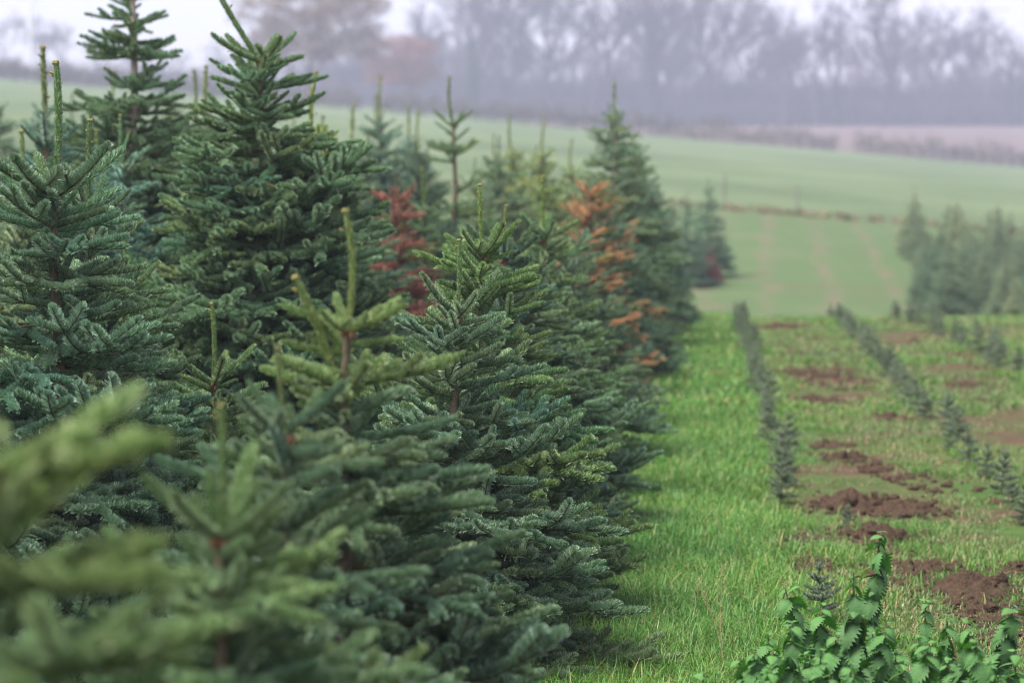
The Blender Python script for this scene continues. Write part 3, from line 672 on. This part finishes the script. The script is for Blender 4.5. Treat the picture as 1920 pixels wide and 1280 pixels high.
# ------------------------------------------------------------------ nettles
def nettle_mat():
    m, t, out = nt('nettle_leaf')
    g = N(t, 'ShaderNodeNewGeometry'); oi = N(t, 'ShaderNodeObjectInfo')
    n = noise_tex(t, 60, 3)
    col = ramp(t, [(.25, (.026, .115, .014)), (.75, (.060, .19, .026))], n).outputs[0]
    col = mixc(t, col, oi.outputs['Color'], 1, 'MULTIPLY')
    col = mixc(t, col, (.12, .22, .10), mixc(t, (0, 0, 0), (.55, .55, .55), g.outputs['Backfacing']))
    b = N(t, 'ShaderNodeBump'); b.inputs['Strength'].default_value = .5; b.inputs['Distance'].default_value = .004; t.links.new(noise_tex(t, 160, 3), b.inputs['Height'])
    leaf_shader(t, out, col, .55, .25, .18, b.outputs[0]); return m
M_NETTLE = nettle_mat(); M_NSTEM = simple('nettle_stem', (.07, .10, .03), (.14, .15, .06), 50, .6)
def nettle_leaf(seed, droop):
    r = random.Random(seed); mb = MB(); n = 8
    def pos(t, u):     # t along, u half width (signed); droops along its length, folded along the midrib, quilted between the veins
        a = droop * t; x = math.sin(a) / max(droop, .01) if droop > .01 else t; z = -(1 - math.cos(a)) / max(droop, .01)
        q = .05 * math.sin(t * n * 6.283) * (1 if abs(u) > .02 else 0)
        return (x + .05, u * .96, z - abs(u) * .30 + abs(u) ** 2 * .3 + q)
    def hw(t): return .36 * (math.sin(math.pi * min(1, t * .98 + .02) ** .58) ** .9) * (1 - t * .35)
    v = []; f = []
    for i in range(n + 1):
        t = i / n; v.append(pos(t, 0))
    mid = list(range(n + 1))
    for s in (-1, 1):
        inner = []; tooth = []
        for i in range(n + 1):
            t = i / n; inner.append(len(v)); v.append(pos(t, s * hw(t) * .70))
        half = []
        for i in range(n + 1):
            t = i / n; half.append(len(v)); v.append(pos(t, s * hw(t) * .38))
        for i in range(n):
            t = (i + 1.15) / n; tooth.append(len(v)); v.append(pos(min(t, 1), s * (hw((i + .5) / n) * 1.22 + .015)))
        for i in range(n):
            q = [(mid[i], mid[i + 1], half[i + 1], half[i]), (half[i], half[i + 1], inner[i + 1], inner[i])]
            for a, b, c, d in q: f += [(a, b, c), (a, c, d)] if s > 0 else [(a, c, b), (a, d, c)]
            tr = (inner[i], inner[i + 1], tooth[i]); f.append(tr if s > 0 else tr[::-1])
    f = [x[::-1] for x in f]
    mb.add(v, f, 0)
    mb.tube([(-.12, 0, .02), (-.02, 0, .012), (.06, 0, .0)], [.012, .010, .008], 4, 1)
    return mb.mesh('leaf', [M_NETTLE, M_NSTEM], (0,))
NLEAF = [nettle_leaf(i, d) for i, d in enumerate((.5, .8, 1.1, 1.4))]
def flower_tassel(seed):
    r = random.Random(seed); mb = MB()
    for k in range(16):
        t = k / 15; c = np.array([.2 * t + r.gauss(0, .04), r.gauss(0, .05), -.35 * t * t + r.gauss(0, .03)]); a = r.random() * 6
        mb.tube([c, c + (.03 * math.cos(a), .03 * math.sin(a), .02), c + (.05 * math.cos(a), .05 * math.sin(a), .03)], [.02, .035, .012], 4, 0)
    return mb.mesh('flower_tassel', [M_NETTLE])
NTAS = [flower_tassel(i) for i in range(2)]
def nettle(px, py, d, label, seed, leaf=.085, tilt=(0, 0), minh=.16):
    """px,py: the plant's tip in the photo at distance d; the base stands on the ground below"""
    X = at(px, d); ztip = 1.7 - (py - VY) / F * d; H = max(minh, ztip); r = random.Random(seed)
    bx, by = X - math.tan(tilt[1]) * H, d + math.tan(tilt[0]) * H
    t = empty('nettle', (bx, by, gz(bx, by)), (tilt[0], tilt[1], r.random() * .6)); tag(t, label, 'nettle', 'nettles at the lower right')
    mb = MB(); zs = np.linspace(-.02, H, 7); mb.tube([(r.gauss(0, .004) * (1 if 0 < i < 6 else 0), r.gauss(0, .004), z) for i, z in enumerate(zs)], np.linspace(.0042, .0022, 7), 6)
    obj('stem', mb.mesh('stem', [M_NSTEM], (0,)), t)
    z = H; a = r.random() * 3; k = 0
    while z > .05:
        grow = min(1, .26 + k * .2); sz = leaf * 1.12 * grow * (.88 + .25 * r.random()) * (1 - .30 * max(0, (.22 - z) / .22))
        for s in (0, 1):
            dr = R(-30 + 72 * min(1, k / 2.5) + r.gauss(0, 14)); v = .85 + .3 * r.random()
            young = 1.9 - .9 * min(1, k / 4)
            lc = (2.6, 1.5, .9) if k > 3 and r.random() < .06 else (v * young, v * young, v)
            obj('leaf', NLEAF[min(3, (0 if k < 1 else 1) + r.randrange(3))], t, (0, 0, z), (r.gauss(0, .32), dr, a + s * math.pi + r.gauss(0, .16)), sz, lc)
            if k > 1 and r.random() < .7:
                obj('flower_tassel', r.choice(NTAS), t, (0, 0, z), (0, 0, a + s * math.pi + .4 + r.gauss(0, .3)), sz * .75, (1.5, 1.5, 1))
        if k > 0 and r.random() < .8:      # short axillary leaves
            for s in (0, 1): obj('leaf', r.choice(NLEAF), t, (0, 0, z), (r.gauss(0, .3), R(5 + r.gauss(0, 15)), a + 1.2 + s * math.pi + r.gauss(0, .4)), sz * .5, (1.2, 1.25, 1))
        a += math.pi / 2 + r.gauss(0, .2); z -= (.012 + .008 * min(k, 3)) * (.9 + .3 * r.random()); k += 1
for i, a in enumerate([
    (1655, 992, 7.6, 'tallest nettle, standing up in front of the soil heap', .080, (0, .10)),
    (1605, 1072, 7.05, 'nettle directly below and in front of the tallest nettle', .092, (0, 0)),
    (1470, 1088, 7.7, 'nettle with drooping head leaning left over the grass', .095, (.0, -.35)),
    (1738, 1120, 7.6, 'small upright nettle standing alone before the bare soil', .070, (0, 0)),
    (1905, 1125, 7.4, 'nettle with broad head bent at the right edge', .100, (0, .16)),
    (1815, 1165, 6.9, 'broad nettle left of the bent right-edge nettle', .105, (0, -.03)),
    (1490, 1165, 6.9, 'bushy nettle below the drooping left nettle', .095, (0, 0)),
    (1545, 1135, 7.3, 'flowering nettle between the drooping one and the tall ones', .095, (0, .04)),
    (1545, 1215, 6.6, 'low nettle at the bottom edge under the flowering one', .090, (0, 0)),
    (1745, 1200, 6.7, 'nettle at the bottom edge below the lone small one', .092, (0, .03)),
    (1665, 1165, 7.0, 'leafy nettle right of the front tall nettle', .095, (0, .06)),
    (1860, 1235, 6.6, 'low nettle at the bottom edge near the right corner', .090, (0, 0)),
    (1390, 1228, 6.9, 'small nettle farthest left, low in the grass', .075, (0, -.1)),
    (1605, 1255, 6.4, 'nettle tip barely above the bottom edge of the photo', .085, (0, 0)),
    (1325, 1262, 6.8, 'tiny nettle tip at the bottom edge beside the firs', .065, (0, 0)),
    (1905, 1215, 6.9, 'nettle half cut by the right edge below the bent one', .085, (0, 0)),
    (1700, 1235, 6.6, 'low bushy nettle in the middle of the bottom patch', .09, (0, .05)),
    (1450, 1250, 6.5, 'low nettle at the bottom edge left of the patch', .085, (0, -.05)),
    (1780, 1150, 7.25, 'nettle in the second rank between lone and broad nettles', .085, (0, .02)),
    (1570, 1185, 7.1, 'nettle filling the patch behind the low bottom nettles', .09, (0, -.05))]):
    nettle(a[0], a[1], a[2], a[3], i + 1, a[4], a[5])
for i in range(22):
    rr = random.Random(i + 77); px = 1400 + 540 * (i + rr.random()) / 22
    nettle(px, 1185 + 90 * rr.random(), 6.5 + 1.0 * rr.random(), '%s low nettle from the left in the leafy carpet under the tall nettles' % nth(i + 1), 200 + i, .085, (0, rr.gauss(0, .08)), .2)

# dry flowering grass stalks
M_STRAW = simple('dry_straw', (.30, .24, .11), (.46, .38, .20), 60, .8)
def stalk(px, py, d, label, seed, lean):
    r = random.Random(seed); X = at(px, d); H = 1.7 - (py - VY) / F * d
    t = empty('dry_grass_stalk', (X - lean * H, d, gz(X, d))); tag(t, label, 'grass stalk', 'dry stalks in the grass strip')
    mb = MB(); P = lambda u: np.array([lean * H * u ** 1.6, .01 * math.sin(u * 4), H * u]); mb.tube([P(u) for u in np.linspace(0, 1, 8)], np.linspace(.0018, .0009, 8), 4)
    obj('stem', mb.mesh('stem', [M_STRAW]), t); mb = MB()
    for i in range(22):
        u = .5 + .5 * i / 21; b = P(u); a = r.random() * 6.28; e = b + np.array([math.cos(a), math.sin(a), .9]) * (.018 * (1.25 - u) + .008)
        mb.tube([b, e], [.0006, .0005], 3); mb.tube([e, e + (0, 0, .003), e + (0, 0, .006)], [.001, .0024, .0008], 4)
    obj('seed_head', mb.mesh('seed_head', [M_STRAW]), t)
stalk(1358, 1062, 8.15, 'tall dry grass stalk rising from the strip left of the nettles', 1, .02)
stalk(1312, 1092, 8.0, 'dry grass stalk bent left beside the tall dry stalk', 2, -.28)
stalk(1482, 1090, 8.9, 'dry stalk behind the drooping nettle', 3, .1)

# ------------------------------------------------------------------ far hedge, fence, woodland
M_WOODBARK = simple('bare_tree_bark', (.050, .040, .050), (.10, .08, .09), 2, .9, 0, objcol=True)
M_HEDGE = simple('hedge_twigs', (.05, .055, .028), (.13, .10, .065), .25, .9, 0, objcol=True)
M_IVY = simple('ivy_leaves', (.012, .030, .018), (.03, .055, .03), .5, .6, 0, objcol=True)
def leafcloud(mb, c, r3, n, size, m=0, g=rng):
    p = g.normal(0, 1, (n, 3)); p /= np.linalg.norm(p, axis=1)[:, None]; p *= (g.random(n) ** .4)[:, None]
    p = np.asarray(c) + p * np.asarray(r3); a = g.normal(0, 1, (n, 3)); a /= np.linalg.norm(a, axis=1)[:, None]; b = np.cross(a, g.normal(0, 1, (n, 3))); b /= np.linalg.norm(b, axis=1)[:, None]
    s = size * (.6 + .8 * g.random(n))[:, None]
    mb.add(np.stack([p - a * s, p + b * s * .6, p + a * s, p - b * s * .6], 1).reshape(-1, 3), np.arange(n * 4).reshape(-1, 4), m)
def hedge(x0, x1, y0, y1, label, hgt=2.1):
    g = np.random.default_rng(int(abs(x0) * 7) + 3); mb = MB(); L = math.hypot(x1 - x0, y1 - y0); n = int(L / .9)
    for i in range(n):
        u = i / n; X = x0 + (x1 - x0) * u; Y = y0 + (y1 - y0) * u; h = hgt * (.75 + .5 * g.random()); z = gz(X, Y)
        leafcloud(mb, (X, Y, z + h * .5), (.9, .8, h * .52), 110, .14, 0, g)
        for k in range(6):
            b = np.array([X + g.normal(0, .25), Y + g.normal(0, .2), z - .05]); mb.tube([b, b + (g.normal(0, .15), g.normal(0, .15), h * (.9 + .35 * g.random()))], [.035, .015], 3, 0)
    o = obj('hedge', mb.mesh('hedge', [M_HEDGE])); tag(o, label, 'hedge')
hedge(-112, -36, 260, 260, 'low brown hedge along the top of the green field at left')
hedge(-34, 15, 260, 260, 'low brown-green hedge between green field and wood, middle')
hedge(17, 52, 260, 258, 'low brown-green hedge below the ploughed field at right')
# rough strip and posts where the slope meets the green field
mb = MB(); g = np.random.default_rng(9)
for X in np.arange(-9, 16, .22):
    for _ in range(2):
        Y = 70.4 + g.normal(0, .35); leafcloud(mb, (X + g.normal(0, .1), Y, gz(X, Y) + .06), (.18, .2, .10 + .06 * g.random()), 16, .055, 0, g)
o = obj('rough_grass', mb.mesh('rough_grass', [simple('withered_grass', (.12, .095, .05), (.24, .19, .10), 1.2, .9, 0)])); tag(o, 'withered rough grass along the foot of the green field', 'grass', kind='stuff')
M_POST = simple('weathered_post', (.14, .13, .11), (.26, .24, .21), 8)
for px, h, lab in ((1357, 1.05, 'weathered fence post at the foot of the green field, left one'), (1492, .85, 'weathered fence post at the foot of the green field, right one')):
    X = at(px, 70.6); t = obj('fence_post', None) if False else None
    mb = MB(); mb.tube([(0, 0, -.1), (.01, 0, h * .5), (.02, 0, h)], [.034, .032, .03], 7); o = obj('fence_post', mb.mesh('fence_post', [M_POST]), None, (X, 70.6, gz(X, 70.6))); tag(o, lab, 'fence post', 'posts along the field edge')

def bare_tree(seed, H, spread, depth=5, twigs=True):
    """winter tree: returns (trunk MB, crown MB)"""
    r = random.Random(seed); tm, cm = MB(), MB()
    def grow(p, d, L, rad, lev):
        pts = [p]; q = p; dd = d
        for i in range(3):
            dd = (dd + Vector((r.gauss(0, .12), r.gauss(0, .12), .05 + r.gauss(0, .06)))).normalized(); q = q + dd * L / 3; pts.append(q)
        (tm if lev == 0 else cm).tube([tuple(x) for x in pts], np.linspace(rad, rad * .62, 4), 6 if lev == 0 else 4 if lev < 3 else 3, 0, False)
        if lev >= depth: return
        n = 5 if lev == 0 else r.choice([3, 4, 4]) if lev < depth - 1 else 5
        for i in range(n):
            u = .42 + .58 * (i + 1) / n if lev else .38 + .62 * (i + 1) / n; b = pts[0].lerp(pts[3], u) if u < .999 else pts[3]
            j = min(2, int(u * 3)); b = pts[j].lerp(pts[j + 1], u * 3 - j)
            az = r.random() * 6.283; sp = spread * (.6 + .7 * r.random()) * (1 if u < .98 else .45)
            perp = dd.orthogonal().normalized(); perp.rotate(__import__('mathutils').Quaternion(dd, az))
            nd = (dd * math.cos(sp) + perp * math.sin(sp)).normalized()
            grow(b, nd, L * (.58 + .22 * r.random()) * (.85 if lev else .95), rad * (.60 if lev else .5), lev + 1)
    grow(Vector((0, 0, -.2)), Vector((0, 0, 1)), H * .42, H * .017, 0)
    return tm, cm
BARE = []
for s, (H, sp) in enumerate(((15, .55), (16, .48), (14, .62), (16, .52), (13, .6))):
    BARE.append((bare_tree(s + 1, H, sp), H))
BARE_ME = [(a.mesh('trunk', [M_WOODBARK], (0,)), b.mesh('crown', [M_WOODBARK]), H) for (a, b), H in BARE]
def wood_tree(px, Y, H, vi, label, col=(1, 1, 1), ivy=0, name='bare_tree', leaves=None, wide=1.0, group='bare trees of the far wood'):
    X = at(px, Y); tm, cm, h0 = BARE_ME[vi % 5]; s = H / h0; r = random.Random(vi * 7 + int(px))
    t = empty(name, (X, Y, gz(X, Y)), (0, 0, r.random() * 6)); t.scale = (s * wide, s * wide, s); tag(t, label, 'tree', group)
    obj('trunk', tm, t, color=col); obj('crown', cm, t, color=col)
    if ivy:
        mb = MB(); g = np.random.default_rng(int(px)); n = int(ivy * 2)
        for i in range(n): leafcloud(mb, (g.normal(0, .12), g.normal(0, .12), .4 + ivy * i / n), (.75 - .35 * i / n,) * 2 + (.7,), 130, .14, 0, g)
        obj('ivy', mb.mesh('ivy', [M_IVY]), t, color=(1, 1, 1))
    if leaves:
        mb = MB(); g = np.random.default_rng(int(px) + 1)
        for i in range(130):
            a = g.random() * 6.28; q = g.random() ** .5 * h0 * .36; z = h0 * (.35 + .55 * g.random()); leafcloud(mb, (math.cos(a) * q, math.sin(a) * q, z), (1.1, 1.1, .9), 110, .13, 0, g)
        obj('withered_leaves', mb.mesh('withered_leaves', [simple('withered_leaf', leaves, tuple(x * 1.6 for x in leaves), .5, .9, 0)]), t)
    return t
WB = (.55, .48, .52)
wood_tree(580, 297.0, 17, 2, 'broad round tan-leaved tree in front of the far wood', (1.6, 1.2, .9), 0, 'tree', (.13, .085, .050), 1.5, None)
wood_tree(755, 342.0, 11.7, 4, 'small rusty shrub-sized tree right of the broad tan tree', (1.6, 1.0, .9), 0, 'tree', (.16, .07, .05), 1.2, None)
wood_tree(885, 399.6, 27.0, 1, 'bare tree with ivy-dark trunk right of the rusty small tree', WB, 7, wide=1.15)
wood_tree(1222, 410.4, 30.6, 3, 'bare tree with ivy-clad straight trunk above the edge row end', WB, 10)
wood_tree(1340, 424.8, 28.8, 0, 'tall bare tree right of the ivy-clad straight trunk', WB, 0)
wood_tree(1566, 414.0, 22.5, 1, 'narrow ivy-covered column-like tree before the gap of sky', WB, 11.5, wide=.6)
wood_tree(1670, 424.8, 30.6, 2, 'bare tree with tufted crown right of the ivy column', WB, 0)
wood_tree(1650, 410.4, 19.8, 4, 'lower bare tree under the tufted crown', WB, 0)
wood_tree(1880, 417.6, 18.9, 0, 'greenish bare tree at the right end of the wood', (1, 1.1, .9), 7)
wood_tree(1010, 421.2, 29.7, 2, 'wide bare tree in the middle of the wood', WB, 0, wide=1.1)
wood_tree(1105, 414.0, 30.6, 4, 'dense bare tree left of the ivy-clad straight trunk', WB, 0)
wood_tree(1465, 421.2, 22.5, 3, 'lower rounded bare tree before the bright sky gap', (1.1, .9, 1.05), 0, wide=1.2)
wood_tree(1780, 428.4, 21.6, 1, 'bare tree between tufted crown and right end tree', WB, 0)
k = 0
lst = [(930, 17), (975, 15), (1060, 17.5), (1150, 16.5), (1180, 17.5), (1260, 16.5), (1290, 17), (1385, 14.5), (1420, 13), (1500, 11.5), (1530, 12), (1610, 13), (1720, 13.5), (1740, 12.5), (1830, 12.5), (1905, 9.5), (1940, 9), (830, 13.5), (800, 11), (705, 9), (660, 9.5), (500, 7.5), (440, 6.5), (390, 5.5), (330, 5), (270, 5), (180, 5.5), (120, 7), (60, 7), (10, 7.5), (-40, 7)]
lst.sort()
for i, (px, H) in enumerate(lst):
    rr = random.Random(i + 60); left = px < 720
    wood_tree(px + rr.gauss(0, 6), 436 + rr.gauss(0, 9), 1.8 * H * (1 + rr.gauss(0, .05)), i + 1, '%s plain bare tree from the left merging into the hazy far wood' % nth(i + 1), (1.0, .95, 1.0), 0, wide=1.15 + .2 * rr.random())
# the wood behind the front trees: reads as one mass
def wood_mass():
    V = []
    for (a, b), H in BARE:
        m2 = MB(); m2.addmb(a); m2.addmb(b); V.append(m2.mesh('wood_tree', [M_WOODBARK]))
    g = np.random.default_rng(33); pts = []; sc = []
    for row in range(3):
        for X in np.arange(-150, 78, 5.2):
            x = X + g.normal(0, 1.2); y = 446 + row * 11 + g.normal(0, 2); px = VX + x / y * F
            top = np.interp(px, [0, 430, 620, 760, 860, 1000, 1300, 1480, 1560, 1680, 1800, 1930], [95, 100, 70, 60, 25, 0, 10, 60, 70, 40, 60, 110])
            h = (VY - top) / F * y + 1.7 - gz(x, y); pts.append((x, y, gz(x, y))); sc.append(h / 15.5 * (.50 + .55 * g.random()))
    n = len(pts); scatter('far_woodland', V, pts, g.integers(0, 5, n), g.random(n) * 6.28, sc, 'dense hazy grey-violet mass of bare trees deep in the far wood', 'wood')
wood_mass()
# undergrowth: reads as one mass
mb = MB(); g = np.random.default_rng(21)
SH = []
for s in range(4):
    m2 = MB(); r = random.Random(s)
    for i in range(46):
        a = r.random() * 6.28; d = Vector((math.cos(a) * .45, math.sin(a) * .45, 1)).normalized(); p = Vector((r.gauss(0, .5), r.gauss(0, .5), 0)); L = 1.6 + 2.2 * r.random()
        q = p + d * L * .6; e = q + (d + Vector((r.gauss(0, .3), r.gauss(0, .3), 0))) * L * .4; m2.tube([p, q, e], [.05, .035, .015], 3, 0, False)
        for _ in range(5):
            f = q + Vector((r.gauss(0, .5), r.gauss(0, .5), .3 + .5 * r.random())); m2.tube([q.lerp(p, r.random() * .6), f], [.025, .012], 3, 0, False)
    leafcloud(m2, (0, 0, 1.2), (1.3, 1.3, 1.3), 90, .16, 0, g)
    SH.append(m2)
for X in np.arange(-145, 72, 1.5):
    for row in range(2):
        Y = 424 + row * 7 + g.normal(0, 1.2); s = (.75 + .75 * g.random()) * (1.1, 1.9)[row] * (.6 if X < -70 else 1.15)
        mb.addmb(SH[g.integers(4)], rotm(0, 0, g.random() * 6.28) * s, (X, Y, gz(X, Y)))
o = obj('woodland_undergrowth', mb.mesh('undergrowth', [M_WOODBARK]), color=(1.0, .95, 1.0)); tag(o, 'tangled hazy undergrowth along the foot of the far wood', 'undergrowth', kind='stuff')

# pole at far left, pylon behind the wood
M_STEEL = simple('galvanised_steel', (.55, .56, .58), (.68, .69, .71), 3, .6, 0)
X = at(45, 300); t = empty('utility_pole', (X, 300, gz(X, 300))); tag(t, 'pale utility pole with cross arm at the far left', 'utility pole')
mb = MB(); mb.tube([(0, 0, -.3), (0, 0, 7), (0, 0, 14)], [.28, .24, .19], 8); obj('pole', mb.mesh('pole', [M_STEEL], (0,)), t)
mb = MB(); mb.box((0, 0, 10.2), (1.4, .08, .10)); obj('cross_arm', mb.mesh('cross_arm', [M_STEEL]), t)
mb = MB(); mb.tube([(1.2 + 18 * u, 0, 10.3 - 1.4 * u * (1 - u)) for u in np.linspace(0, 1, 12)], .03, 4); obj('cable', mb.mesh('cable', [M_STEEL]), t)
X = at(1818, 470); t = empty('lattice_pylon', (X, 470, gz(X, 470))); t.scale = (1.8, 1.8, 1.8); tag(t, 'faint lattice pylon rising behind the right end of the wood', 'pylon')
mb = MB()
for sx_ in (-1, 1):
    for sy_ in (-1, 1): mb.tube([(sx_ * 1.6, sy_ * 1.6, -.2), (sx_ * .55, sy_ * .55, 13), (sx_ * .2, sy_ * .2, 21)], .09, 4)
obj('legs', mb.mesh('legs', [M_STEEL]), t); mb = MB()
for i in range(9):
    z = i * 1.9; w = 1.6 - z * .07; w2 = 1.6 - (z + 1.9) * .07
    for s in (-1, 1): mb.tube([(-w * s, -w, z), (w2 * s, -w2, z + 1.9)], .05, 3); mb.tube([(-w * s, w, z), (w2 * s, w2, z + 1.9)], .05, 3)
obj('bracing', mb.mesh('bracing', [M_STEEL]), t)
mb = MB(); mb.box((0, 0, 12.6), (3.2, .15, .12)); mb.box((0, 0, 16), (2.6, .15, .12)); obj('cross_arms', mb.mesh('cross_arms', [M_STEEL]), t)

# ------------------------------------------------------------------ haze
m, t, out = nt('autumn_haze'); v = N(t, 'ShaderNodeVolumePrincipled'); v.inputs['Color'].default_value = (.75, .79, 1.0, 1); v.inputs['Density'].default_value = .0010; v.inputs['Anisotropy'].default_value = .0
t.links.new(v.outputs[0], out.inputs['Volume'])
mb = MB(); mb.box((0, 245, 25.5), (265, 285, 30.5)); o = obj('haze', mb.mesh('haze', [m])); tag(o, 'pale autumn haze hanging over the fields', 'haze', kind='stuff')
